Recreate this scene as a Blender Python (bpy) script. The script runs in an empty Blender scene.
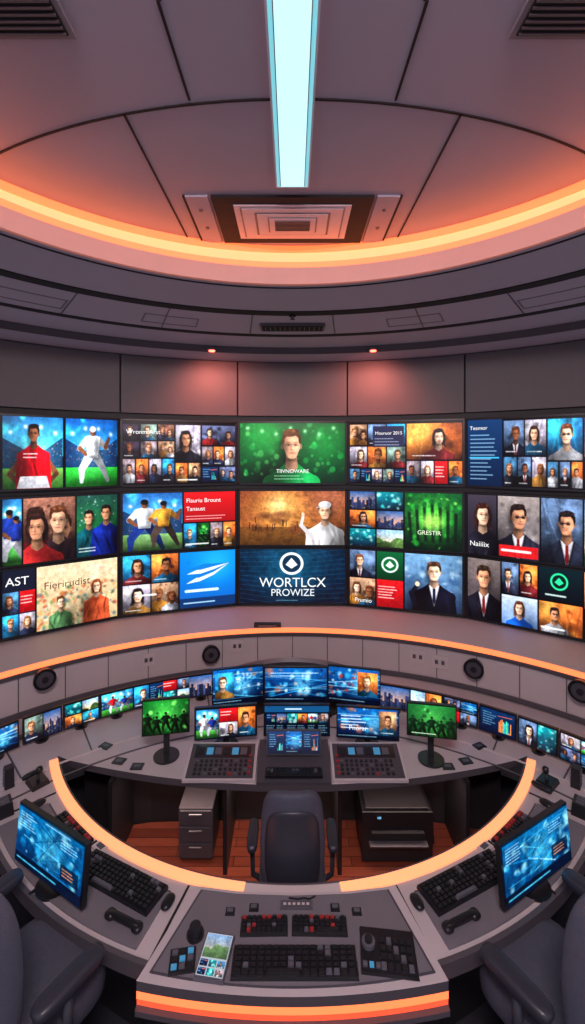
import bpy, math, random
import numpy as np
from mathutils import Matrix, Vector
from mathutils.geometry import tessellate_polygon
S=bpy.context.scene
S.view_settings.view_transform='Standard'
random.seed(3)
pi=math.pi
def lin(c):
    return tuple(((x/255)/12.92 if x/255<=.04045 else ((x/255+.055)/1.055)**2.4) for x in c)
# ------------------------------------------------------------ materials
MATS={}
def mk(name,rgb,rough=.55,metal=0,var=.08,scale=6,bump=0,emit=None,estr=0):
    m=bpy.data.materials.new(name); m.use_nodes=True; nt=m.node_tree; b=nt.nodes['Principled BSDF']
    l=lin(rgb)
    b.inputs['Roughness'].default_value=rough; b.inputs['Metallic'].default_value=metal
    tc=nt.nodes.new('ShaderNodeTexCoord'); nz=nt.nodes.new('ShaderNodeTexNoise'); nz.inputs['Scale'].default_value=scale
    nz.inputs['Detail'].default_value=4
    nt.links.new(tc.outputs['Object'],nz.inputs['Vector'])
    mx=nt.nodes.new('ShaderNodeMix'); mx.data_type='RGBA'
    mx.inputs[6].default_value=(*[max(0,x*(1-var)) for x in l],1); mx.inputs[7].default_value=(*[min(1,x*(1+var)) for x in l],1)
    nt.links.new(nz.outputs['Fac'],mx.inputs[0]); nt.links.new(mx.outputs[2],b.inputs['Base Color'])
    if bump:
        bp=nt.nodes.new('ShaderNodeBump'); bp.inputs['Strength'].default_value=bump; bp.inputs['Distance'].default_value=.005
        n2=nt.nodes.new('ShaderNodeTexNoise'); n2.inputs['Scale'].default_value=180
        nt.links.new(tc.outputs['Object'],n2.inputs['Vector']); nt.links.new(n2.outputs['Fac'],bp.inputs['Height']); nt.links.new(bp.outputs['Normal'],b.inputs['Normal'])
    if emit:
        b.inputs['Emission Color'].default_value=(*lin(emit),1); b.inputs['Emission Strength'].default_value=estr
    MATS[name]=m; return m
mk('ceiling_paint',(164,160,178),.7,var=.05,scale=2)
mk('soffit_paint',(174,168,186),.65,var=.05,scale=2)
mk('fascia_painted_glow',(176,150,150),.6,var=.05,scale=2,emit=(255,126,84),estr=.26)  # spill of the cove glow on the lip, put in as weak emission
mk('seam_dark',(20,17,22),.8)
mk('wall_panel',(92,88,92),.5,var=.06,scale=3)
mk('wall_black',(20,18,23),.5)
mk('ledge_paint',(190,176,178),.5,var=.05,scale=3)
mk('desk_light',(182,170,174),.36,var=.06,scale=5)
mk('desk_edge',(78,72,78),.4)
mk('desk_mid',(108,102,110),.38,var=.08,scale=9)
mk('console_grey',(68,64,72),.38,var=.1,scale=8)
mk('black_plastic',(24,24,29),.32,var=.15,scale=20)
mk('dark_panel',(28,25,30),.5)
mk('key_black',(26,26,31),.42)
mk('key_red',(150,40,42),.45)
mk('key_grey',(84,82,92),.45)
mk('chair_fabric',(66,66,80),.75,var=.2,scale=40,bump=.5)
mk('chair_shell',(44,44,54),.4)
mk('metal',(140,138,145),.3,metal=.9)
mk('vent_white',(206,200,212),.5)
mk('vent_grey',(120,114,124),.5)
mk('carpet',(36,33,43),.9,var=.25,scale=50,bump=.6)
mk('mat_light',(196,182,182),.5)
mk('glow_orange',(255,140,90),.5,emit=(255,124,70),estr=1.5)
mk('glow_peach',(255,170,130),.5,emit=(255,152,94),estr=1.12)
mk('glow_cove',(255,170,130),.5,emit=(255,160,104),estr=1.4)  # cove back wall: LED light on it put in as emission
mk('glow_cove_low',(255,150,110),.5,emit=(255,116,58),estr=1.3)  # orange falloff at the cove edges, painted as emission
mk('led_cove',(255,170,130),.5,emit=(255,136,80),estr=1.3)
mk('glow_front',(255,110,80),.5,emit=(255,124,66),estr=1.45)
mk('glow_front_low',(230,80,60),.5,emit=(240,84,44),estr=1.0)
mk('glow_cyan',(180,235,240),.5,emit=(172,226,234),estr=1.35)
mk('glow_cyan_edge',(120,200,215),.5,emit=(120,205,218),estr=.9)
mk('red_lamp',(255,80,60),.5,emit=(255,90,70),estr=8)
mk('cyan_led',(60,120,150),.5,emit=(50,120,160),estr=.7)
mk('fill_panel_white',(255,240,240),.5,emit=(255,225,225),estr=3)  # emission of the added fill panel
def wood():
    m=bpy.data.materials.new('wood_planks'); m.use_nodes=True; nt=m.node_tree; b=nt.nodes['Principled BSDF']
    tc=nt.nodes.new('ShaderNodeTexCoord'); br=nt.nodes.new('ShaderNodeTexBrick')
    br.inputs['Scale'].default_value=1; br.inputs['Brick Width'].default_value=.9; br.inputs['Row Height'].default_value=.085
    br.inputs['Mortar Size'].default_value=.003
    br.inputs['Color1'].default_value=(*lin((170,84,60)),1); br.inputs['Color2'].default_value=(*lin((126,56,40)),1); br.inputs['Mortar'].default_value=(*lin((44,18,16)),1)
    mp=nt.nodes.new('ShaderNodeMapping'); mp.inputs['Scale'].default_value=(2,18,1)
    nz=nt.nodes.new('ShaderNodeTexNoise'); nz.inputs['Scale'].default_value=3
    mx=nt.nodes.new('ShaderNodeMix'); mx.data_type='RGBA'; mx.blend_type='MULTIPLY'; mx.inputs[0].default_value=.5
    nt.links.new(tc.outputs['Object'],br.inputs['Vector']); nt.links.new(tc.outputs['Object'],mp.inputs['Vector']); nt.links.new(mp.outputs[0],nz.inputs['Vector'])
    nt.links.new(br.outputs['Color'],mx.inputs[6]); nt.links.new(nz.outputs['Fac'],mx.inputs[7]); nt.links.new(mx.outputs[2],b.inputs['Base Color'])
    b.inputs['Roughness'].default_value=.3; MATS['wood_planks']=m
wood()
def scr():
    m=bpy.data.materials.new('screen_picture'); m.use_nodes=True; nt=m.node_tree
    b=nt.nodes['Principled BSDF']; b.inputs['Base Color'].default_value=(.004,.004,.005,1); b.inputs['Roughness'].default_value=.3; b.inputs['Specular IOR Level'].default_value=.25
    a=nt.nodes.new('ShaderNodeAttribute'); a.attribute_name='Col'
    nt.links.new(a.outputs['Color'],b.inputs['Emission Color']); b.inputs['Emission Strength'].default_value=1.2
    MATS['screen_picture']=m
scr()
# ------------------------------------------------------------ mesh builder
class MB:
    def __init__(s,name): s.name=name; s.v=[]; s.f=[]; s.m=[]; s.c={}; s.sm=[]; s.mats=[]; s.M=Matrix.Identity(4)
    def mi(s,mat):
        if mat not in s.mats: s.mats.append(mat)
        return s.mats.index(mat)
    def add(s,verts,faces,mat,M=None,cols=None,smooth=False):
        T=s.M@M if M is not None else s.M
        o=len(s.v); k=s.mi(mat)
        s.v.extend([tuple(T@Vector(p)) for p in verts])
        s.f.extend([tuple(i+o for i in f) for f in faces]); s.m.extend([k]*len(faces)); s.sm.extend([smooth]*len(faces))
        if cols is not None: s.c[o]=cols
    def box(s,c,d,mat,M=None,taper=1.0,tz=None):
        x,y,z=c; a,b,h=d[0]/2,d[1]/2,d[2]/2; t=taper
        v=[(x-a,y-b,z-h),(x+a,y-b,z-h),(x+a,y+b,z-h),(x-a,y+b,z-h),(x-a*t,y-b*t,z+h),(x+a*t,y-b*t,z+h),(x+a*t,y+b*t,z+h),(x-a*t,y+b*t,z+h)]
        s.add(v,[(0,3,2,1),(4,5,6,7),(0,1,5,4),(1,2,6,5),(2,3,7,6),(3,0,4,7)],mat,M)
    def cyl(s,c,r,h,mat,M=None,r2=None,n=24,axis='z'):
        r2=r if r2 is None else r2
        v=[];
        for k in range(n):
            a=2*pi*k/n; v.append((r*math.cos(a),r*math.sin(a),-h/2))
        for k in range(n):
            a=2*pi*k/n; v.append((r2*math.cos(a),r2*math.sin(a),h/2))
        if axis=='y': v=[(p[0],-p[2],p[1]) for p in v]
        if axis=='x': v=[(p[2],p[0],p[1]) for p in v]
        v=[(p[0]+c[0],p[1]+c[1],p[2]+c[2]) for p in v]
        s.add(v,[(k,(k+1)%n,n+(k+1)%n,n+k) for k in range(n)],mat,M,smooth=True)
        s.add(v,[tuple(range(n-1,-1,-1)),tuple(range(n,2*n))],mat,M)
    def sup(s,c,d,mat,M=None,e=.4,nu=28,nv=16,fn=None):
        pw=lambda x:math.copysign(abs(x)**e,x)
        v=[];f=[]
        for j in range(nv+1):
            p=-pi/2+pi*j/nv
            for i in range(nu):
                t=2*pi*i/nu
                q=(d[0]/2*pw(math.cos(p))*pw(math.cos(t)),d[1]/2*pw(math.cos(p))*pw(math.sin(t)),d[2]/2*pw(math.sin(p)))
                if fn: q=fn(*q)
                v.append((q[0]+c[0],q[1]+c[1],q[2]+c[2]))
        for j in range(nv):
            for i in range(nu): f.append((j*nu+i,j*nu+(i+1)%nu,(j+1)*nu+(i+1)%nu,(j+1)*nu+i))
        s.add(v,f,mat,M,smooth=True)
    def tube(s,pts,r,mat,M=None,n=10):
        v=[];f=[];pts=[Vector(p) for p in pts]
        for k,p in enumerate(pts):
            d=(pts[min(k+1,len(pts)-1)]-pts[max(k-1,0)]).normalized()
            u=d.cross(Vector((0,0,1)));
            if u.length<.01: u=Vector((1,0,0))
            u.normalize(); w=d.cross(u); rr=r[k] if isinstance(r,(list,tuple)) else r
            for i in range(n):
                a=2*pi*i/n; v.append(tuple(p+u*rr*math.cos(a)+w*rr*math.sin(a)))
        for k in range(len(pts)-1):
            for i in range(n): f.append((k*n+i,k*n+(i+1)%n,(k+1)*n+(i+1)%n,(k+1)*n+i))
        f+= [tuple(range(n)),tuple(range((len(pts)-1)*n,len(pts)*n))]
        s.add(v,f,mat,M,smooth=True)
    def arc(s,C,r0,r1,z0,z1,a0,a1,mat,n=64,z1b=None,near=False):
        z1b=z1 if z1b is None else z1b; v=[];f=[]
        for k in range(n+1):
            a=math.radians(a0+(a1-a0)*k/n); sx=math.sin(a); cy=-math.cos(a) if near else math.cos(a)
            for r,z in ((r0,z0),(r1,z0),(r1,z1b),(r0,z1)): v.append((C[0]+r*sx,C[1]+r*cy,z))
        for k in range(n):
            o=4*k
            for i in range(4): f.append((o+i,o+(i+1)%4,o+4+(i+1)%4,o+4+i))
        if abs(a1-a0)<359.9: f+=[(0,1,2,3),(4*n,4*n+1,4*n+2,4*n+3)]
        s.add(v,f,mat)
    def slab(s,loops,z0,z1,mat,side=None):
        fl=[p for l in loops for p in l]
        tri=tessellate_polygon([[Vector((p[0],p[1],0)) for p in l] for l in loops])
        n=len(fl)
        s.add([(p[0],p[1],z1) for p in fl],[tuple(t) for t in tri],mat)
        s.add([(p[0],p[1],z0) for p in fl],[tuple(t) for t in tri],side or mat)
        for l in loops:
            k=len(l); s.add([(p[0],p[1],z0) for p in l]+[(p[0],p[1],z1) for p in l],[(i,(i+1)%k,k+(i+1)%k,k+i) for i in range(k)],side or mat)
    def build(s,bevel=0,parent=None):
        me=bpy.data.meshes.new(s.name); me.from_pydata(s.v,[],s.f)
        for k in s.mats: me.materials.append(MATS[k])
        me.polygons.foreach_set('material_index',s.m); me.polygons.foreach_set('use_smooth',s.sm)
        if s.c:
            arr=np.zeros((len(s.v),4),dtype=np.float32); arr[:,3]=1
            for o,cc in s.c.items(): arr[o:o+len(cc),:3]=cc
            at=me.color_attributes.new('Col','FLOAT_COLOR','POINT'); at.data.foreach_set('color',arr.ravel())
        me.update()
        ob=bpy.data.objects.new(s.name,me); S.collection.objects.link(ob)
        if bevel:
            b=ob.modifiers.new('bevel','BEVEL'); b.width=bevel; b.segments=2; b.limit_method='ANGLE'
        if parent: ob.parent=parent
        return ob
# ------------------------------------------------------------ painted screen pictures
def L(c): return np.array(lin(c))
class Cv:
    def __init__(s,w,h,res=2.5,bg=(12,12,18),x0=0):
        s.w,s.h,s.x0=w,h,x0; s.nx=int(w*res)+1; s.ny=int(h*res)+1
        s.x=np.linspace(x0,x0+w,s.nx); s.y=np.linspace(0,h,s.ny); s.img=np.zeros((s.ny,s.nx,3)); s.img[:]=np.array(bg); s.t=[]; s.clip=(x0,0,x0+w,h)
        s.aa=.5/res*1.2
    def sub(s,x0,y0,x1,y1):
        c=s.clip; x0=max(x0,c[0]);y0=max(y0,c[1]);x1=min(x1,c[2]);y1=min(y1,c[3])
        i0,i1=np.searchsorted(s.x,[x0,x1+1e-6]); j0,j1=np.searchsorted(s.y,[y0,y1+1e-6])
        if i1<=i0 or j1<=j0: return None
        X,Y=np.meshgrid(s.x[i0:i1],s.y[j0:j1]); return (slice(j0,j1),slice(i0,i1)),X,Y
    def bl(s,sl,m,col):
        m=m[...,None]; s.img[sl]=s.img[sl]*(1-m)+np.array(col)*m
    def rect(s,x0,y0,x1,y1,c1,c2=None,a=1,hz=False):
        r=s.sub(x0,y0,x1,y1)
        if not r: return
        sl,X,Y=r; c2=c1 if c2 is None else c2
        t=((X-x0)/(x1-x0) if hz else (Y-y0)/(y1-y0))[...,None]
        s.img[sl]=s.img[sl]*(1-a)+(np.array(c1)*(1-t)+np.array(c2)*t)*a
    def ell(s,cx,cy,rx,ry,col,a=1,soft=0,rot=0):
        m=max(rx,ry)+soft*2+1; r=s.sub(cx-m,cy-m,cx+m,cy+m)
        if not r: return
        sl,X,Y=r; X=X-cx;Y=Y-cy
        if rot: ct,st=math.cos(rot),math.sin(rot); X,Y=X*ct+Y*st,-X*st+Y*ct
        d=(np.sqrt((X/rx)**2+(Y/ry)**2)-1)*min(rx,ry); w=s.aa+soft
        s.bl(sl,np.clip(.5-d/(2*w),0,1)*a,col)
    def glow(s,cx,cy,r0,col,a=1):
        r=s.sub(cx-2.5*r0,cy-2.5*r0,cx+2.5*r0,cy+2.5*r0)
        if not r: return
        sl,X,Y=r; s.bl(sl,np.exp(-((X-cx)**2+(Y-cy)**2)/r0**2)*a,col)
    def mul(s,cx,cy,rx,ry,k,rot=0):
        m=2.4*max(rx,ry); r=s.sub(cx-m,cy-m,cx+m,cy+m)
        if not r: return
        sl,X,Y=r; X=X-cx;Y=Y-cy
        if rot: ct,st=math.cos(rot),math.sin(rot); X,Y=X*ct+Y*st,-X*st+Y*ct
        g=np.exp(-((X/rx)**2+(Y/ry)**2)); s.img[sl]=np.clip(s.img[sl]*(1+(k-1)*g)[...,None],0,255)
    def line(s,x0,y0,x1,y1,w,col,a=1,soft=0):
        m=w+1+soft; r=s.sub(min(x0,x1)-m,min(y0,y1)-m,max(x0,x1)+m,max(y0,y1)+m)
        if not r: return
        sl,X,Y=r; dx,dy=x1-x0,y1-y0; t=np.clip(((X-x0)*dx+(Y-y0)*dy)/(dx*dx+dy*dy+1e-9),0,1)
        d=np.sqrt((X-x0-t*dx)**2+(Y-y0-t*dy)**2)-w/2; s.bl(sl,np.clip(.5-d/(2*(s.aa+soft)),0,1)*a,col)
    def poly(s,pts,col,a=1):
        xs=[p[0] for p in pts];ys=[p[1] for p in pts]; r=s.sub(min(xs),min(ys),max(xs),max(ys))
        if not r: return
        sl,X,Y=r; m=np.zeros_like(X,dtype=bool); n=len(pts)
        for i in range(n):
            (ax,ay),(bx,by)=pts[i],pts[(i+1)%n]
            if ay==by: continue
            m^=((ay>Y)!=(by>Y))&(X<(bx-ax)*(Y-ay)/(by-ay)+ax)
        s.bl(sl,m*float(a),col)
    def mottle(s,x0,y0,x1,y1,amp,cell,seed):
        r=s.sub(x0,y0,x1,y1)
        if not r: return
        sl,X,Y=r; g=np.random.RandomState(seed).rand(64,64)
        n=0
        for q,(cl,w) in enumerate(((cell*3.1,.5),(cell,.5))):
            u=(X-x0)/cl+q*7;v=(Y-y0)/cl; i=np.floor(u).astype(int);j=np.floor(v).astype(int); fu=u-i;fv=v-j
            G=lambda a,b:g[b%64,a%64]
            n=n+w*((G(i,j)*(1-fu)+G(i+1,j)*fu)*(1-fv)+(G(i,j+1)*(1-fu)+G(i+1,j+1)*fu)*fv)
        s.img[sl]=np.clip(s.img[sl]*(1+amp*(n-.5)*2)[...,None],0,255)
    def finish(s):
        if getattr(s,'done',0): return
        s.done=1
        p=np.pad(s.img,((1,1),(1,1),(0,0)),mode='edge')
        s.img=(p[1:-1,1:-1]*4+(p[:-2,1:-1]+p[2:,1:-1]+p[1:-1,:-2]+p[1:-1,2:])*.6)/6.4
        g=s.img.mean(axis=2,keepdims=True); s.img=g+(s.img-g)*1.1
        s.img=np.clip((s.img-100)*1.22+104,0,255)
    def shade(s,x0,y0,x1,y1,seed):
        r=s.sub(x0,y0,x1,y1)
        if not r: return
        sl,X,Y=r; R=random.Random(seed); a=R.uniform(-.4,.4)
        u=(X-x0)/(x1-x0)-.5; v=(Y-y0)/(y1-y0)-.5
        s.img[sl]=np.clip(s.img[sl]*(1.1+a*u-.2*v-.6*(u*u+v*v))[...,None],0,255)
    def busy(s,x0,y0,x1,y1,pal,n,seed,r=(1,5)):
        R=random.Random(seed)
        for k in range(n):
            q=R.uniform(*r); s.ell(R.uniform(x0,x1),R.uniform(y0,y1),q,q*R.uniform(.4,1.4),R.choice(pal),a=.7,soft=q*.35,rot=R.uniform(0,3))
    def text(s,t,x,y,size,col,al='LEFT'): s.t.append((t,x,y,size,col,al))
    def lines(s,x,y,w,n,dy,col,seed=0,th=.7):
        R=random.Random(seed)
        for k in range(n):
            u=x
            e=x+w*R.uniform(.6,1)
            while u<e:
                q=R.uniform(1,3.5); s.line(u,y+k*dy,min(u+q,e),y+k*dy,th,col,.8); u+=q+.9
def sh(c,k): return tuple(max(0,min(255,x*k)) for x in c)
SK=[(230,180,150),(206,150,120),(238,196,170),(132,86,62),(192,138,108)]
def person(c,cx,cy,h,skin=SK[0],hair=(50,32,26),shirt=(60,70,90),long=False,suit=False,hat=None,beard=False,tie=(120,34,36),glasses=False,turn=None,light=None):
    R=random.Random(int(cx*31+cy*17+h*7)); t=R.uniform(-.09,.09) if turn is None else turn; lt=R.choice([-1,1]) if light is None else light
    tx=t*h
    if long:
        c.ell(cx,cy+.08*h,.42*h,.52*h,sh(hair,.7)); 
        for k in range(8): c.line(cx+R.uniform(-.38,.38)*h,cy-.1*h,cx+R.uniform(-.45,.45)*h,cy+.62*h,.09*h,sh(hair,R.uniform(.6,1.5)),.7,soft=.03*h)
    w=.94*h
    c.poly([(cx-.2*h,cy+.6*h),(cx-.5*h,cy+.84*h),(cx-w*.9,cy+1.04*h),(cx-w*1.05,cy+1.4*h),(cx-w*1.15,cy+2.4*h),(cx-w*1.1,cy+5*h),(cx+w*1.1,cy+5*h),(cx+w*1.15,cy+2.4*h),(cx+w*1.05,cy+1.4*h),(cx+w*.9,cy+1.04*h),(cx+.5*h,cy+.84*h),(cx+.2*h,cy+.6*h)],shirt)
    c.ell(cx-w*.8,cy+1.3*h,.26*h,.3*h,shirt); c.ell(cx+w*.8,cy+1.3*h,.26*h,.3*h,shirt)
    c.mul(cx-lt*.8*h,cy+1.9*h,.6*h,1.3*h,.4); c.mul(cx+lt*.5*h,cy+1.15*h,.4*h,.35*h,1.4); c.mul(cx,cy+1.0*h,.5*h,.25*h,.75)
    for k in range(7): c.mul(cx+R.uniform(-.8,.8)*h,cy+R.uniform(1.2,2.6)*h,.07*h,.5*h,R.choice([.55,.7,1.35]),rot=R.uniform(-.5,.5))
    c.poly([(cx-.17*h,cy+.25*h),(cx+.17*h,cy+.25*h),(cx+.22*h,cy+.76*h),(cx,cy+.9*h),(cx-.22*h,cy+.76*h)],sh(skin,.74)); c.mul(cx-lt*.12*h,cy+.6*h,.14*h,.25*h,.65)
    if suit:
        c.poly([(cx-.26*h,cy+.66*h),(cx,cy+.92*h),(cx+.26*h,cy+.66*h),(cx+.2*h,cy+1.1*h),(cx,cy+1.9*h),(cx-.2*h,cy+1.1*h)],(208,208,216))
        c.poly([(cx-.06*h,cy+.88*h),(cx+.06*h,cy+.88*h),(cx+.08*h,cy+1.5*h),(cx,cy+1.75*h),(cx-.08*h,cy+1.5*h)],tie)
        c.line(cx-.28*h,cy+.72*h,cx-.02*h,cy+1.9*h,.07*h,sh(shirt,.45),.9,soft=.02*h); c.line(cx+.28*h,cy+.72*h,cx+.02*h,cy+1.9*h,.07*h,sh(shirt,.45),.9,soft=.02*h)
    c.ell(cx-.32*h,cy+.05*h,.045*h,.09*h,sh(skin,.7)); c.ell(cx+.32*h,cy+.05*h,.045*h,.09*h,sh(skin,.7))
    c.ell(cx,cy-.17*h,.335*h,.36*h,sh(hair,.9))
    c.ell(cx+tx*.3,cy+.0*h,.295*h,.36*h,skin); c.ell(cx+tx*.5,cy+.19*h,.225*h,.28*h,skin)
    c.mul(cx-lt*.27*h,cy+.1*h,.17*h,.45*h,.52); c.mul(cx+lt*.14*h,cy+.1*h,.12*h,.12*h,1.14); c.mul(cx+lt*.05*h,cy-.16*h,.18*h,.08*h,1.12)
    c.mul(cx+tx,cy-.02*h,.28*h,.05*h,.82); c.mul(cx,cy+.5*h,.22*h,.06*h,.6)
    for sg in (-1,1):
        ex=cx+tx+sg*.125*h
        c.mul(ex,cy-.01*h,.06*h,.04*h,.66); c.line(ex-.05*h,cy-.085*h,ex+.05*h,cy-.09*h,.022*h,sh(hair,.8),.6,soft=.015*h)
        c.ell(ex,cy,.028*h,.017*h,(30,20,20),.8,soft=.01*h)
        if glasses: c.ell(ex,cy,.09*h,.06*h,(24,22,26),.7)
    if glasses: c.line(cx+tx-.1*h,cy-.02*h,cx+tx+.1*h,cy-.02*h,.02*h,(20,20,22))
    nx=cx+tx*1.5
    c.mul(nx-lt*.04*h,cy+.08*h,.03*h,.1*h,.72); c.mul(nx,cy+.165*h,.06*h,.022*h,.66); c.mul(nx+lt*.02*h,cy+.1*h,.02*h,.07*h,1.15)
    mx=cx+tx*1.2
    c.ell(mx,cy+.265*h,.085*h,.024*h,(160,86,78),.7,soft=.015*h); c.line(mx-.07*h,cy+.26*h,mx+.07*h,cy+.26*h,.012*h,sh(skin,.4),.5)
    if beard: c.mul(cx+tx*.5,cy+.37*h,.18*h,.12*h,.58); c.mul(mx,cy+.21*h,.09*h,.025*h,.7)
    if not hat:
        c.ell(cx-.02*h,cy-.41*h,.29*h,.13*h,hair,rot=-.1); c.ell(cx-.285*h,cy-.2*h,.045*h,.15*h,sh(hair,.9)); c.ell(cx+.285*h,cy-.2*h,.045*h,.15*h,sh(hair,.75))
        for k in range(12):
            q=R.uniform(-.27,.27); c.ell(cx+q*h,cy-(.48-1.0*q*q+R.uniform(-.04,.04))*h,.05*h,.035*h,sh(hair,R.uniform(.6,2.0)),.8,soft=.02*h,rot=R.uniform(-1,1))
    if long:
        for sg in(-1,1): c.line(cx+sg*.31*h,cy-.22*h,cx+sg*.36*h,cy+.5*h,.1*h,sh(hair,1.1 if sg==lt else .7),.95,soft=.03*h)
    if hat:
        c.ell(cx,cy-.34*h,.33*h,.2*h,hat); c.mul(cx-lt*.22*h,cy-.34*h,.16*h,.22*h,.7); c.line(cx-.42*h,cy-.2*h,cx+.26*h,cy-.22*h,.06*h,sh(hat,.75))
def player(c,cx,y0,h,top,legs,skin=SK[3],hat=None,pose=0):
    u=h/8
    P=lambda x,y:(cx+x*u,y0+y*u)
    def limb(pts,ws,col):
        for (a,b_),(w0,w1) in zip(zip(pts[:-1],pts[1:]),zip(ws[:-1],ws[1:])):
            for t in np.linspace(0,1,7):
                c.ell(cx+(a[0]*(1-t)+b_[0]*t)*u,y0+(a[1]*(1-t)+b_[1]*t)*u,(w0*(1-t)+w1*t)*u,(w0*(1-t)+w1*t)*u,col,soft=.05)
    c.ell(cx+.3*u,y0+7.9*u,2.6*u,.35*u,(20,40,20),.5,soft=.5*u)
    limb([(.5,4.1),(1.1+pose,5.8),(1.9+pose,7.5)],[.65,.5,.28],sh(legs,.62)); limb([(-.5,4.1),(-1.2-pose,5.9),(-1-pose*1.5,7.6)],[.7,.52,.3],legs)
    limb([(.9,1.9),(2.1,2.9)],[.5,.4],sh(top,.62)); limb([(2.1,2.9),(2.6,1.7)],[.34,.24],sh(skin,.8))
    c.poly([P(-1.2,1.5),P(-.5,1.3),P(.5,1.3),P(1.2,1.5),P(1.05,2.8),P(.8,4.4),P(-.8,4.4),P(-1.05,2.8)],top)
    c.mul(cx+.7*u,y0+3*u,.6*u,1.6*u,.5); c.mul(cx-.4*u,y0+2.2*u,.4*u,.6*u,1.2); c.mul(cx,y0+4.3*u,.8*u,.3*u,.55)
    limb([(-.9,1.9),(-2,3.1)],[.5,.4],top); limb([(-2,3.1),(-1.1,3.9)],[.34,.24],skin)
    c.ell(cx,y0+.8*u,.46*u,.62*u,skin); c.mul(cx+.3*u,y0+.9*u,.25*u,.5*u,.5); c.ell(cx,y0+.45*u,.52*u,.42*u,hat or (24,18,18))
def stadium(c,x0,y0,x1,y1,sky=(60,140,210),grass=(70,150,60),seed=1):
    h=y1-y0; w=x1-x0; c.rect(x0,y0,x1,y0+.55*h,sh(sky,.75),sh(sky,1.5)); c.busy(x0,y0,x1,y0+.4*h,[sh(sky,1.7),sh(sky,1.0)],8,seed,(2,6))
    c.poly([(x0,y0+.3*h),(x0+.35*w,y0+.46*h),(x1-.3*w,y0+.46*h),(x1,y0+.28*h),(x1,y0+.74*h),(x0,y0+.74*h)],sh(sky,.45))
    c.busy(x0,y0+.36*h,x1,y0+.7*h,[(220,220,230),(90,110,150),(40,50,80),(180,80,70)],110,seed,(.25,.6))
    c.rect(x0,y0+.72*h,x1,y1,sh(grass,1.2),sh(grass,.65))
    for k in range(4): c.glow(x0+w*(.12+.25*k),y0+(.1+.08*abs(k-1.5))*h,1.8,(255,255,255),.95)
    c.glow(x0+w*.5,y0+h*.5,h*.3,(200,225,240),.3)
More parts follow.
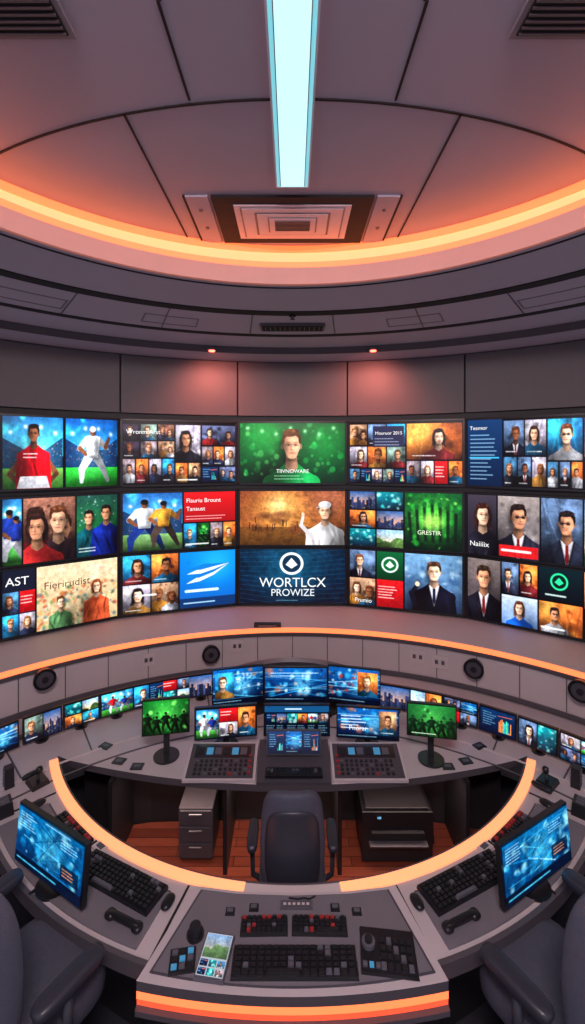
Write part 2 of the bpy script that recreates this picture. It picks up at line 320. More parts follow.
def thumb(c,x0,y0,x1,y1,kind,seed=0):
    old=c.clip; c.clip=(max(x0,old[0]),max(y0,old[1]),min(x1,old[2]),min(y1,old[3])); R=random.Random(seed*7+11); w=x1-x0;h=y1-y0;cx=(x0+x1)/2;cy=(y0+y1)/2
    hair=lambda:R.choice([(50,32,26),(80,50,34),(30,24,26),(120,80,50),(96,56,38)])
    if kind in('person','warm','cool','dark','suit','woman'):
        bg={'person':R.choice([(120,108,114),(60,96,124),(160,120,92),(100,116,110)]),'warm':(204,108,58),'cool':(50,130,184),'dark':(44,38,50),'suit':(86,104,132),'woman':(160,152,168)}[kind]
        c.rect(x0,y0,x1,y1,sh(bg,1.3),sh(bg,.45)); c.busy(x0,y0,x1,y1,[sh(bg,1.6),sh(bg,.35),sh(bg,.7),sh(bg,1.1)],20,seed,(w*.03,w*.13))
        for k in range(5): c.line(x0+w*R.random(),y0,x0+w*R.random(),y1,w*.03,sh(bg,R.choice([.4,1.6])),.35,soft=.4)
        c.glow(x0+w*R.choice([.2,.8]),y0+h*.25,w*.3,sh(bg,1.9),.6)
        hh=min(h*R.uniform(.4,.54),w*.62)
        person(c,cx+R.uniform(-.14,.14)*w,y0+max(h*.38,hh*.62),hh,R.choice(SK),hair(),R.choice([(44,50,74),(120,46,50),(180,180,188),(34,86,116),(34,34,42),(150,110,60)]) if kind!='suit' else R.choice([(34,36,50),(50,54,72),(24,24,30)]),long=(kind=='woman' or R.random()<.2),suit=(kind=='suit'),glasses=R.random()<.15,beard=(kind!='woman' and R.random()<.3))
        if R.random()<.5: c.lines(x0+w*.1,y1-h*.1,w*.7,1,1,(240,240,244),seed,.9)
    elif kind=='group':
        bg=R.choice([(120,84,72),(80,86,112),(140,112,92)]); c.rect(x0,y0,x1,y1,sh(bg,1.4),sh(bg,.4)); c.busy(x0,y0,x1,y1,[sh(bg,1.7),sh(bg,.4)],20,seed,(.6,2.6))
        n=max(2,int(w/(h*.6)))
        for k in range(n): person(c,x0+w*(k+.5)/n+R.uniform(-.1,.1)*w/n,y0+h*(.36+.14*(k%2)),h*R.uniform(.34,.44),R.choice(SK),hair(),R.choice([(44,50,74),(150,44,44),(176,176,188),(40,86,116),(160,112,54)]),long=R.random()<.35)
    elif kind=='stadium':
        stadium(c,x0,y0,x1,y1,seed=seed); player(c,cx-w*.15,y0+.15*h,h*.8,R.choice([(190,36,46),(224,226,236),(40,70,160)]),(210,210,220)); player(c,cx+w*.22,y0+.25*h,h*.7,(40,60,140),(190,190,200),pose=.5)
    elif kind=='green':
        c.rect(x0,y0,x1,y1,(20,96,40),(6,30,18)); c.glow(cx,cy,w*.35,(120,240,110),.6); c.busy(x0,y0,x1,y1,[(60,180,80),(8,40,20),(160,250,130)],30,seed,(.5,2.5))
        for k in range(5): player(c,x0+w*(k+.5)/5,y0+h*(.35+.1*(k%2)),h*.6,(8,34,18),(10,36,18),skin=(30,80,40))
    elif kind=='city':
        c.rect(x0,y0,x1,y1,(60,96,150),(240,160,110))
        for k in range(14): 
            q=x0+w*k/14; c.rect(q,y0+h*R.uniform(.3,.75),q+w/13,y1,sh((44,50,76),R.uniform(.6,1.6)))
        c.busy(x0,y0+.5*h,x1,y1,[(255,220,150)],14,seed,(.2,.5))
    elif kind=='teal':
        c.rect(x0,y0,x1,y1,(20,130,140),(8,40,60)); c.busy(x0,y0,x1,y1,[(80,210,200),(10,60,70),(200,240,230)],22,seed,(.5,2)); 
    elif kind=='land':
        c.rect(x0,y0,x1,y1,(150,190,230),(220,190,140)); 
        for k in range(7): c.ell(x0+w*R.random(),y1,w*.3,h*R.uniform(.2,.6),sh((90,120,70),R.uniform(.4,1.4)))
        c.mottle(x0,y0,x1,y1,.25,1.5,seed)
    elif kind=='ui':
        c.rect(x0,y0,x1,y1,(16,54,94),(8,22,46)); c.lines(x0+w*.08,y0+h*.15,w*.4,max(2,int(h*.7/2.4)),2.4,(150,200,230),seed,.6)
        for k in range(9): c.rect(x0+w*(.55+.04*k),y1-h*R.uniform(.15,.7),x0+w*(.575+.04*k),y1-h*.12,R.choice([(70,190,220),(240,140,80),(90,210,150)]))
        c.line(x0+w*.52,y0+h*.2,x1-w*.08,y0+h*.16,.6,(240,120,80))
    elif kind=='red':
        c.rect(x0,y0,x1,y1,(206,40,44),(140,20,28)); c.lines(x0+w*.08,y0+h*.25,w*.8,max(2,int(h*.6/3)),3,(255,235,230),seed,1)
    elif kind=='swoosh':
        c.rect(x0,y0,x1,y1,(20,94,160),(6,20,50)); c.busy(x0,y0,x1,y1,[(60,160,200),(10,40,80),(190,225,235),(190,110,80)],32,seed,(w*.01,w*.06))
        for k in range(9): c.line(x0,y0+h*R.uniform(.1,.9),x1,y0+h*R.uniform(.1,.9),.3+.8*R.random(),R.choice([(120,220,250),(40,150,220),(210,235,245),(10,30,70)]),.55)
        c.glow(x0+w*.6,cy,h*.28,(150,230,255),.5); c.rect(x0,y1-h*.14,x1,y1,(8,24,44)); c.lines(x0+1,y1-h*.07,w*.8,1,1,(160,200,220),seed,.8)
    c.mottle(x0,y0,x1,y1,.22,.8,seed+50)
    if kind not in('ui','red'): c.shade(x0,y0,x1,y1,seed)
    c.clip=old
def grid(c,x0,y0,x1,y1,nx,ny,kinds,seed=0,g=1):
    g=max(g,1.3)
    w=(x1-x0+g)/nx;h=(y1-y0+g)/ny
    for j in range(ny):
        for i in range(nx): thumb(c,x0+i*w,y0+j*h,x0+(i+1)*w-g,y0+(j+1)*h-g,kinds[(j*nx+i)%len(kinds)],seed+j*nx+i)
_tc={}
def tmesh(t):
    if t in _tc: return _tc[t]
    cu=bpy.data.curves.new('t','FONT'); cu.body=t; cu.size=1; ob=bpy.data.objects.new('t',cu); S.collection.objects.link(ob)
    bpy.context.view_layer.update(); e=ob.evaluated_get(bpy.context.evaluated_depsgraph_get()); me=e.to_mesh()
    v=[(p.co.x,p.co.y) for p in me.vertices]; f=[tuple(p.vertices) for p in me.polygons]; e.to_mesh_clear(); bpy.data.objects.remove(ob); bpy.data.curves.remove(cu)
    w=max(p[0] for p in v) if v else 1; _tc[t]=(v,f,w); return _tc[t]
def put(mb,M,W,H,cv,y=-.003):
    cv.finish()
    xs=((cv.x-cv.x0)/cv.w-.5)*W; zs=(.5-cv.y/cv.h)*H
    v=[(x,y,z) for z in zs for x in xs]; nx=cv.nx
    f=[(j*nx+i,(j+1)*nx+i,(j+1)*nx+i+1,j*nx+i+1) for j in range(cv.ny-1) for i in range(nx-1)]
    a=np.clip(cv.img/255,0,1); l=np.where(a<=.04045,a/12.92,((a+.055)/1.055)**2.4).reshape(-1,3)
    mb.add(v,f,'screen_picture',M,l)
    k=W/cv.w
    for t,x,yy,sz,col,al in cv.t:
        tv,tf,tw=tmesh(t); off=-tw/2 if al=='CENTER' else 0
        vv=[(((x-cv.x0)/cv.w-.5)*W+(p[0]+off)*sz*k, y-.002, (.5-yy/cv.h)*H+p[1]*sz*k) for p in tv]
        mb.add(vv,tf,'screen_picture',M,np.tile(L(col),(len(vv),1)))
def T(x,y,z,rz=0,rx=0): return Matrix.Translation((x,y,z))@Matrix.Rotation(math.radians(rz),4,'Z')@Matrix.Rotation(math.radians(rx),4,'X')
# =============================================================== ROOM
C=(0,1.31); N=(0,4.6); EYE=3.12
b=MB('floor'); b.arc(C,0.001,4.62,-.05,0,-180,180,'carpet',n=96); b.build()
wf=[(2.275*math.sin(math.radians(q)),4.6-2.275*math.cos(math.radians(q))) for q in range(-50,51,4)]
b=MB('wood_floor'); b.slab([wf+[(1.75,3.70),(1.2,3.81),(0,3.85),(-1.2,3.81),(-1.75,3.70)]],.0,.012,'wood_planks'); b.build()
b=MB('wall_back')
b.arc(C,4.5,4.62,0,3.62,-105,105,'wall_black',n=120)
for k in range(-6,6):
    b.arc(C,4.44,4.62,3.62,4.37,9+18*k+.13-0,27+18*k-.13,'wall_panel',n=12)
b.arc(C,4.47,4.5,3.62,4.37,-105,105,'seam_dark',n=90)
b.arc(C,4.40,4.45,4.30,4.37,-105,105,'wall_panel',n=120)
b.build()
b=MB('ceiling')
b.arc(C,0.001,2.21,4.74,4.80,-180,180,'ceiling_paint',n=96)
b.arc(C,1.98,4.62,4.37,4.44,-180,180,'soffit_paint',n=128)
b.arc(C,1.955,1.985,4.36,4.48,-180,180,'fascia_painted_glow',n=128)
b.arc(C,1.955,1.985,4.48,4.52,-180,180,'glow_cove_low',n=128)
b.arc(C,2.19,2.21,4.44,4.74,-180,180,'glow_cove',n=128)
b.arc(C,2.175,2.19,4.69,4.74,-180,180,'glow_cove_low',n=128)
b.arc(C,2.04,2.10,4.44,4.455,-180,180,'led_cove',n=128)
b.arc(C,2.60,2.71,4.362,4.37,-180,180,'seam_dark',n=128)
b.arc(C,2.05,2.065,4.365,4.37,-180,180,'seam_dark',n=128)
b.arc(C,3.36,3.44,4.364,4.37,-180,180,'seam_dark',n=128)
b.arc(C,3.95,4.44,4.30,4.37,-180,180,'soffit_paint',n=128)
b.arc(C,3.93,3.95,4.295,4.37,-180,180,'desk_edge',n=128)
for k in range(-12,12):
    b.arc(C,2.71,3.36,4.367,4.37,15*k+7.4,15*k+7.6,'desk_edge',n=1)
for s in(-1,1):
    for a0 in (17,38):
        for r0,r1 in((2.95,2.965),(3.2,3.215)): b.arc(C,r0,r1,4.366,4.37,s*a0,s*(a0+9),'vent_grey',n=8)
        for q in(0,9): b.arc(C,2.95,3.215,4.366,4.37,s*(a0+q)-.12,s*(a0+q)+.12,'vent_grey',n=1)
def seam(b,x0,y0,x1,y1,w=.010,z=4.737):
    d=Vector((x1-x0,y1-y0)); l=d.length; a=math.degrees(math.atan2(d.y,d.x))
    b.box((0,0,0),(l,w,.006),'seam_dark',T((x0+x1)/2,(y0+y1)/2,z,a))
for s in (-1,1):
    seam(b,s*.80,2.13,s*.78,3.42); seam(b,s*.48,1.6,s*.47,2.05); seam(b,s*.47,1.6,s*.30,.2)
    seam(b,s*1.5,1.2,s*1.55,2.3)
b.arc((0,5.6),3.55,3.561,4.734,4.74,-32,32,'seam_dark',n=40,near=True)
b.build()
b=MB('ceiling_light_strip')
b.box((0,1.55,4.725),(.20,2.26,.03),'vent_white'); b.box((0,1.55,4.712),(.18,2.23,.01),'glow_cyan_edge'); b.box((0,1.55,4.705),(.145,2.19,.01),'vent_grey'); b.box((0,1.55,4.70),(.135,2.18,.012),'glow_cyan'); b.build()
b=MB('ceiling_air_conditioner')
b.box((0,3.10,4.731),(1.02,.60,.018),'seam_dark')
for k,(q,mm) in enumerate([(1,'vent_white'),(.90,'vent_grey'),(.87,'vent_white'),(.66,'desk_edge'),(.62,'vent_white'),(.44,'vent_grey'),(.41,'vent_white')]):
    b.box((0,3.10,4.722-.003*k),(.76*q,.44*q,.012),mm)
for k in range(8): b.box((0,3.04+.017*k,4.695),(.24,.006,.006),'desk_edge')
for s in(-1,1): 
    b.box((s*.60,3.10,4.732),(.14,.60,.014),'ceiling_paint')
    b.box((s*.68,3.10,4.733),(.012,.6,.014),'seam_dark')
    for yy in(2.95,3.18): b.cyl((s*.60,yy,4.722),.012,.008,'desk_edge')
b.build()
for s in(-1,1):
    b=MB('ceiling_vent'); b.box((s*1.0,1.6,4.728),(.34,.26,.02),'vent_grey')
    b.box((s*1.0,1.6,4.722),(.30,.22,.02),'seam_dark')
    for k in range(9): b.box((s*1.0,1.50+.025*k,4.716),(.29,.008,.02),'desk_edge')
    b.build()
b=MB('soffit_vent'); b.box((0,4.36,4.355),(.62,.2,.02),'desk_edge'); b.box((0,4.36,4.35),(.58,.17,.02),'seam_dark')
for k in range(12): b.box((-.26+.047*k,4.36,4.342),(.008,.16,.015),'desk_edge')
b.build()
b=MB('sprinkler'); b.cyl((0,4.0,4.36),.03,.02,'seam_dark'); b.cyl((0,4.0,4.34),.012,.04,'metal'); b.cyl((0,4.0,4.325),.02,.005,'seam_dark'); b.build()
for s in(-1,1):
    xx,yy=.9,5.02
    b=MB('ceiling_downlight'); b.cyl((s*xx,yy,4.295),.05,.02,'metal'); b.cyl((s*xx,yy,4.285),.034,.02,'red_lamp'); o=b.build()
    l=bpy.data.lights.new('red_spot','SPOT'); l.energy=75; l.color=(1,.22,.16); l.spot_size=2.4; l.spot_blend=1; l.shadow_soft_size=.03
    lo=bpy.data.objects.new('red_spot',l); lo.location=(s*xx,yy,4.26); lo.rotation_euler=(math.radians(38),0,0); S.collection.objects.link(lo); lo.parent=o
b=MB('wall_low_ledge')
b.arc(C,3.72,4.5,1.14,1.19,-84,84,'ledge_paint',n=110)
b.arc(C,3.69,3.74,0,1.14,-84,84,'ledge_paint',n=110)
b.arc(C,3.675,3.72,1.155,1.19,-84,84,'glow_orange',n=110)
b.arc(C,3.66,3.70,1.12,1.155,-84,84,'desk_edge',n=110)
for k in range(-13,14): b.arc(C,3.685,3.69,.75,1.12,6*k-.06,6*k+.06,'desk_edge',n=1)
b.arc(C,3.67,3.69,.755,.80,-84,84,'desk_edge',n=110)
b.build()
# =============================================================== VIDEO WALL
def mark(c,cx,cy,r,fg,bg):
    c.ell(cx,cy,r,r,fg); c.ell(cx,cy,r*.78,r*.78,bg); c.poly([(cx-.5*r,cy+.1*r),(cx,cy-.5*r),(cx+.5*r,cy+.1*r),(cx,cy+.45*r)],fg)
def tvs():
    t={}
    F=(-30,0,140,60)
    def LC(): return Cv(130,60,x0=-20)
    def RC(): return Cv(130,60)
    c=LC(); thumb(c,-20,0,-3,60,'woman',201); c.clip=(0,0,54,60); stadium(c,0,0,54,60,(60,145,215)); c.rect(0,44,54,60,(120,170,90),(60,110,50))
    c.line(15,36,6,48,5,SK[3]); c.line(39,36,48,48,5,SK[3]); c.line(6,48,14,56,4,sh(SK[3],.9)); c.line(48,48,40,56,4,sh(SK[3],.7))
    person(c,27,14,15,SK[3],(24,18,18),(196,24,38),light=1); c.poly([(15,50),(39,50),(42,60),(12,60)],(214,214,222)); c.lines(18,31,18,2,3,(250,230,230),3,1); c.mottle(0,0,54,60,.2,.9,3); c.shade(0,0,54,60,2)
    c.clip=(57,0,110,60); stadium(c,57,0,110,60,(40,120,215),(50,170,60)); player(c,84,6,52,(240,242,248),(230,233,243),hat=(200,205,215),pose=.5); c.ell(74,52,1.5,1.5,(240,240,240)); c.mottle(57,0,110,60,.2,.9,4); c.shade(57,0,110,60,1); c.clip=F; t[1,-2]=c
    c=Cv(110,60,bg=(12,12,18)); grid(c,0,3,48,34,3,2,['dark','person','group'],1,.6); c.text('Wronm Arst',3,12,6,(255,255,255)); grid(c,0,36,48,58,4,1,['person','warm','woman','cool'],9,.6)
    thumb(c,50,3,74,38,'woman',6); grid(c,50,40,74,58,2,1,['warm','person'],13); thumb(c,76,3,110,22,'group',14); grid(c,76,24,110,42,3,1,['person','warm','woman'],16); grid(c,76,44,110,58,2,1,['ui','group'],22); c.lines(52,56,20,1,3,(255,255,255),2,1.2); t[1,-1]=c
    c=Cv(110,60,3); c.rect(0,0,110,60,(12,74,42),(8,40,30)); c.glow(25,14,26,(60,190,90),.7); c.glow(88,20,24,(40,170,80),.6)
    R=random.Random(5)
    for k in range(90): q=R.uniform(.6,3.4); c.ell(R.uniform(0,110),R.uniform(0,52),q,q,R.choice([(90,230,120),(40,170,80),(170,250,150)]),R.uniform(.08,.45),soft=.5)
    for k in range(7): c.glow(8+k*15,5+3*(k%3),2,(210,255,200),.8)
    c.line(34,58,44,34,3,(20,70,50),.5,soft=1); person(c,54,22,30,(232,178,146),(96,62,38),(34,140,78),turn=.02,light=1); c.mul(38,56,10,14,.75); c.lines(36,53,38,2,3,(200,240,210),3,.6); c.mottle(0,0,110,60,.12,.8,3); c.text('TIIVNOWARE',55,50,5.6,(255,255,255),'CENTER'); t[1,0]=c
    c=Cv(110,60,bg=(12,12,18)); grid(c,0,2,56,44,3,2,['group','suit','cool','woman','warm','person'],31,.6); c.rect(24,4,55,24,(46,50,76)); c.text('Mouruor 2015',26,12,4.6,(255,255,255)); c.lines(26,16,26,3,3,(190,200,220),4); grid(c,0,46,56,59,5,1,['person','ui','woman'],37,.6)
    thumb(c,58,2,110,36,'warm',43); grid(c,58,38,110,59,4,1,['person','woman','red','warm'],45); t[1,1]=c
    c=RC(); c.rect(0,0,36,60,(28,64,104),(14,36,64)); c.text('Tesmor',2,9,6,(255,255,255)); c.lines(3,14,28,12,3.6,(170,205,230),4,.9); c.rect(2,34,33,35,(80,180,220))
    grid(c,38,2,78,32,2,1,['suit','woman'],51); thumb(c,80,2,110,36,'cool',55); grid(c,38,34,78,59,3,1,['person','suit','woman'],57); grid(c,80,38,110,59,3,1,['person','suit','warm'],61); thumb(c,112,2,130,59,'city',62); t[1,2]=c
    c=LC(); thumb(c,-20,0,-3,60,'city',203); thumb(c,0,0,16,60,'stadium',70); c.clip=(18,0,66,60); thumb(c,18,0,66,60,'group',73); person(c,50,22,26,SK[0],(90,56,38),(70,50,56)); person(c,30,27,25,SK[1],(50,32,28),(170,50,50),long=True); c.mottle(18,0,66,60,.2,.9,5)
    c.clip=(68,0,110,60); c.rect(68,0,110,60,(40,80,70),(30,120,50)); c.busy(68,0,110,30,[(200,210,220),(60,90,120)],50,4,(.4,1)); person(c,80,22,14,SK[1],(30,22,20),(20,80,90)); person(c,98,18,15,SK[4],(30,22,20),(28,46,126)); c.lines(70,52,24,2,3,(255,255,255),8,1); c.mottle(68,0,110,60,.2,1,6); c.shade(68,0,110,60,3); c.clip=F; t[2,-2]=c
    c=Cv(110,60); c.clip=(0,0,56,60); stadium(c,0,0,56,60,(60,130,215),(110,150,90),5); player(c,20,6,56,(222,226,236),(40,66,140),pose=.6); player(c,38,8,50,(206,150,66),(80,66,60),pose=.3); c.mottle(0,0,56,60,.22,.9,7); c.shade(0,0,56,60,5); c.clip=F
    c.rect(58,0,110,32,(200,36,40),(150,24,30)); c.text('Flauriu Brount',60,11,6,(255,255,255)); c.text('Tanaust',60,20,6,(255,255,255)); c.lines(60,26,40,2,3,(255,220,220),2,.8); grid(c,58,34,110,60,4,1,['cool','green','person','warm'],80,.6); c.lines(60,56,24,1,3,(255,255,255),6,1.5); t[2,-1]=c
    c=Cv(110,60,3); c.rect(0,0,110,60,(130,72,48),(160,100,48)); c.glow(45,20,26,(250,190,106),.85); c.glow(40,16,10,(255,226,166),.7); c.glow(95,8,22,(170,110,88),.7); c.rect(0,40,110,60,(106,72,38),(50,36,22),.75)
    R=random.Random(8)
    for k in range(40): q=R.uniform(2,8); c.ell(R.uniform(0,80),R.uniform(24,44),q,q*.5,sh((100,60,42),R.uniform(.5,1.6)),.35,soft=q*.3)
    for k in range(50): x=R.uniform(0,110); y=R.uniform(42,60); c.line(x,y,x+R.uniform(-6,6),y+R.uniform(-1,1),.6,sh((80,54,30),R.uniform(.4,1.8)),.5)
    for k in range(14): x=R.uniform(4,66); y=R.uniform(30,42); c.line(x,y+5,x+R.uniform(-.6,.6),y,.9,(48,28,20),.85); c.ell(x,y-.6,.6,.7,(48,28,20),.8)
    c.mottle(0,0,110,60,.28,1.6,12); person(c,89,22,20,(236,190,160),(60,40,30),(212,210,212),hat=(232,230,232),light=-1); c.line(76,52,64,38,4.4,(198,194,196)); c.line(64,38,66,29,3,(214,212,214)); c.ell(66,26,1.7,2.4,SK[2]); t[2,0]=c
    c=Cv(110,60); grid(c,0,0,54,60,2,3,['city','teal','warm','city','teal','land'],90,1); c.clip=(56,0,110,60); c.rect(56,0,110,60,(16,78,44),(6,24,18)); c.glow(82,26,20,(120,240,90),.8); c.busy(56,0,110,60,[(60,180,70),(10,40,26),(150,240,110)],30,9,(.6,3))
    for k in range(7): c.line(60+7.4*k,12+3*abs(k-3),62+7*k,50,3,(10,34,24),.85,soft=.4); c.ell(60+7.4*k,9+3*abs(k-3),2.4,3,(26,96,46),soft=.3)
    c.ell(82,30,10,8,(190,240,120),.7,soft=3); c.mottle(56,0,110,60,.3,1.1,6); c.clip=F; c.text('GRESTIR',68,44,6,(240,255,220)); t[2,1]=c
    c=RC(); c.clip=(0,0,30,60); c.rect(0,0,30,60,(70,64,76),(34,30,40)); person(c,16,20,22,SK[2],(60,36,30),(36,34,44),long=True); c.clip=F; c.text('Naiiiix',2,52,8,(255,255,255)); c.clip=(32,0,72,60); c.rect(32,0,72,60,(160,148,146),(90,84,90)); c.busy(32,0,72,40,[(180,170,170),(100,94,94)],16,4,(1,5)); person(c,52,20,24,SK[1],(40,28,26),(44,44,58),suit=True,glasses=True)
    c.rect(33,48,71,59,(190,40,44)); c.lines(36,53,30,1,3,(255,255,255),6,2.4); c.mottle(32,0,72,60,.16,.9,4); c.clip=F; thumb(c,74,0,110,60,'suit',107); thumb(c,112,0,130,60,'land',62); t[2,2]=c
    c=LC(); thumb(c,-20,0,-3,60,'group',205); c.rect(0,0,28,60,(30,34,50)); c.text('AST',2,14,12,(255,255,255)); grid(c,0,20,28,60,2,2,['person','red','cool','woman'],110,.6)
    c.clip=(30,0,110,60); c.rect(30,0,110,60,(226,206,174),(196,174,136)); c.busy(30,22,110,60,[(190,104,66),(110,140,84),(220,160,104),(84,92,84),(230,214,194),(200,76,50),(76,120,140)],200,5,(.5,2.3)); c.busy(30,0,110,20,[(240,222,196),(210,184,154)],20,6,(2,5)); person(c,88,26,13,SK[2],(130,70,40),(190,90,60),long=True); person(c,52,36,11,SK[2],(100,64,40),(90,130,90)); c.mottle(30,0,110,60,.2,.9,9); c.clip=F; c.text('Fierirudist',36,22,11,(100,50,40)); t[3,-2]=c
    c=Cv(110,60); grid(c,0,0,52,60,2,2,['cool','warm','woman','group'],120,1); c.lines(12,42,22,1,3,(255,255,255),5,2); c.rect(54,0,110,60,(20,130,205),(16,96,175)); c.glow(90,15,20,(60,180,240),.7)
    for k in range(4): c.poly([(60,34-k*5),(78,24-k*3.5),(104,14-k*2+k*2),(88,26-k*3),(74,32-k*4)],(240,248,255) if k%2==0 else (30,120,190))
    c.lines(60,42,40,1,3,(240,248,255),12,3); c.rect(54,50,110,60,(12,56,100)); c.lines(58,55,44,1,3,(200,230,250),4,1.4); t[3,-1]=c
    c=Cv(110,60,3); c.rect(0,0,110,60,(18,40,62),(12,24,40)); c.glow(52,20,34,(30,96,126),.8)
    for k in range(12): c.line(0,4+k*5,46,2+k*6,.35,(60,130,160),.45); c.line(62,6+k*5,110,k*5.4,.35,(60,130,160),.45)
    c.mottle(0,0,110,60,.3,2,15); mark(c,54,16,12.5,(240,248,252),(22,52,74))
    c.text('WORTLCX',55,42,14,(246,250,252),'CENTER'); c.text('PROWIZE',55,52,10.5,(236,244,250),'CENTER'); c.lines(38,57,32,1,2,(120,170,190),3,.7); t[3,0]=c
    c=Cv(110,60); grid(c,0,0,54,60,2,2,['suit','green','group','red'],130,1); c.rect(28,0,54,30,(20,96,58),(10,54,34)); mark(c,41,14,8.5,(225,245,235),(20,100,56)); c.text('Prumio',5,57,6,(255,255,255))
    c.clip=(56,0,110,60); c.rect(56,0,110,60,(120,160,195),(56,78,112)); c.busy(56,0,110,40,[(176,204,224),(66,98,140),(104,136,168)],34,3,(1,4)); person(c,84,18,20,SK[2],(64,44,34),(22,24,38),suit=True,tie=(30,34,60)); c.line(66,54,62,42,5,(20,22,34)); c.line(62,42,67,35,4,(24,26,38)); c.ell(68,32,2.2,2.6,SK[2]); c.mottle(56,0,110,60,.18,.9,8); c.shade(56,0,110,60,8); c.clip=F; t[3,1]=c
    c=RC(); c.clip=(0,0,34,60); c.rect(0,0,34,60,(124,112,110),(58,52,60)); person(c,17,18,22,SK[1],(50,38,32),(30,30,40),suit=True); c.mottle(0,0,34,60,.18,.9,8); c.shade(0,0,34,60,9); c.clip=F; grid(c,36,0,70,30,2,1,['suit','warm'],141); c.clip=(36,32,70,60); c.rect(36,32,70,60,(200,212,228),(110,140,190)); person(c,53,43,13,SK[2],(84,50,34),(30,90,180),long=True); c.mottle(36,32,70,60,.16,.9,8); c.clip=F
    c.rect(72,0,110,30,(16,40,46),(8,20,28)); mark(c,90,12,8,(60,210,150),(14,36,38)); c.lines(78,25,24,1,2,(220,240,235),7,1.6); thumb(c,72,32,110,60,'warm',147); c.lines(74,56,28,1,2,(255,255,255),7,1.6); thumb(c,112,0,130,60,'person',66); t[3,2]=c
    return t
TV=tvs()
rows={1:(3.527,2.763),2:(2.662,1.974),3:(1.923,1.235)}
D=4.42
for r,(zt,zb) in rows.items():
    H=zt-zb; zc=(zt+zb)/2; Wd=1.385; cache={}
    for k in range(-4,5):
        kk=k if abs(k)<=2 else (k-5 if k>0 else k+5)
        kk=max(-2,min(2,kk)); a=math.radians(18*k)
        if kk not in cache:
            b=MB('wall_television'); b.box((0,.03,0),(Wd+.01,.06,H+.045),'wall_black'); 
            for s in(-1,1): b.box((s*(Wd/2-.008),-.004,0),(.016,.016,H+.04),'black_plastic'); b.box((0,-.004,s*(H/2+.012)),(Wd,.016,.016),'black_plastic')
            put(b,Matrix.Identity(4),Wd-.05,H-.004,TV[r,kk]); o=b.build(); cache[kk]=o.data
        else:
            o=bpy.data.objects.new('wall_television',cache[kk]); S.collection.objects.link(o)
        o.matrix_world=T(C[0]+D*math.sin(a),C[1]+D*math.cos(a),zc,-18*k)
# =============================================================== DESK
outer=[]
P=56.4
for k in range(61):
    p=math.radians(-P+2*P*k/60); outer.append((2.6*math.sin(p),4.6-2.6*math.cos(p)))
for k in range(1,16):
    a=math.radians(49.5+(80-49.5)*k/15); outer.append((2.85*math.sin(a),1.31+2.85*math.cos(a)))
for k in range(81):
    a=math.radians(80-160*k/80); outer.append((3.66*math.sin(a),1.31+3.66*math.cos(a)))
for k in range(0,15):
    a=math.radians(-80+(80-49.5)*k/15); outer.append((2.85*math.sin(a),1.31+2.85*math.cos(a)))
hole=[]
for k in range(61):
    p=math.radians(-60.3+120.6*k/60); hole.append((2.13*math.sin(p),4.6-2.13*math.cos(p)))
for k in range(1,30):
    x=1.85-3.7*k/30; hole.append((x,3.23+.3*(x/1.85)**2))
desk=MB('control_desk')
desk.slab([outer,hole],.70,.75,'desk_light','desk_edge')
desk.arc(N,2.13,2.19,.75,.762,-59,-7,'glow_peach',near=True,n=50); desk.arc(N,2.13,2.19,.75,.762,7,59,'glow_peach',near=True,n=50)
desk.arc(N,2.13,2.19,.75,.758,-7,7,'mat_light',near=True,n=10)
desk.arc(N,2.115,2.13,.70,.755,-59,59,'desk_edge',near=True,n=60)
desk.arc(N,2.28,2.31,.0,.70,-56,56,'dark_panel',near=True,n=60)
desk.arc(N,2.585,2.61,.68,.757,-56,56,'desk_edge',near=True,n=60)
for s in(-1,1):
    lo,hi=(17,47) if s>0 else (-47,-17)
    desk.arc(N,2.27,2.56,.75,.760,lo,hi,'desk_mid',near=True,n=30)
    desk.arc(N,2.255,2.265,.75,.753,lo,hi,'desk_edge',near=True,n=30)
    for q in (15.0,49,33):
        desk.arc(N,2.2,2.6,.75,.754 if q!=33 else .7615,s*q-.15,s*q+.15,'seam_dark',near=True,n=1)
    desk.arc(C,2.86,2.89,.0,.70,s*50,s*80,'dark_panel',n=20)
desk.arc(C,2.62,2.635,.75,.754,-48,48,'desk_edge',n=80)
desk.arc(C,3.32,3.36,.75,.775,-80,80,'desk_edge',n=80)
desk.arc(C,2.78,2.80,.75,.756,-60,60,'mat_light',n=80)
for q in range(-45,46,10):
    desk.arc(C,2.8,3.3,.75,.752,q-.12,q+.12,'desk_edge',n=1)
kp=[(-1.72,3.72),(-1.2,3.82),(0,3.86),(1.2,3.82),(1.72,3.72),(1.72,3.76),(1.2,3.86),(0,3.9),(-1.2,3.86),(-1.72,3.76)]
desk.slab([kp],0,.70,'dark_panel')
for x in(-1.35,-.5,.35,1.3): desk.box((x,3.58,.35),(.03,.5,.70),'dark_panel')
desk.build()
l=bpy.data.lights.new('under_desk_fill','AREA'); l.shape='RECTANGLE'; l.size=2.4; l.size_y=.1; l.energy=11; l.color=(1,.72,.6)  # added light, hidden below the counter, to brighten the wood floor
o=bpy.data.objects.new('under_desk_fill',l); o.location=(0,3.42,.69); S.collection.objects.link(o)
m=MB('operator_console')
fr=[(x,1.955+.06*(x/.70)**2) for x in np.linspace(-.70,.70,21)]
pol=fr+[(.565,2.46),(0.3,2.43),(0,2.42),(-.3,2.43),(-.535,2.46)]
m.slab([pol],.72,.765,'desk_light','desk_edge')
ins=[(x*.93,y+.03) for x,y in fr]+[(.52,2.435),(.3,2.41),(0,2.40),(-.3,2.41),(-.495,2.435)]
m.slab([ins],.765,.770,'console_grey'); ins2=[(x*.98,y+(.006 if y<2.1 else -.004)) for x,y in ins]; m.slab([ins2],.770,.7715,'desk_mid')
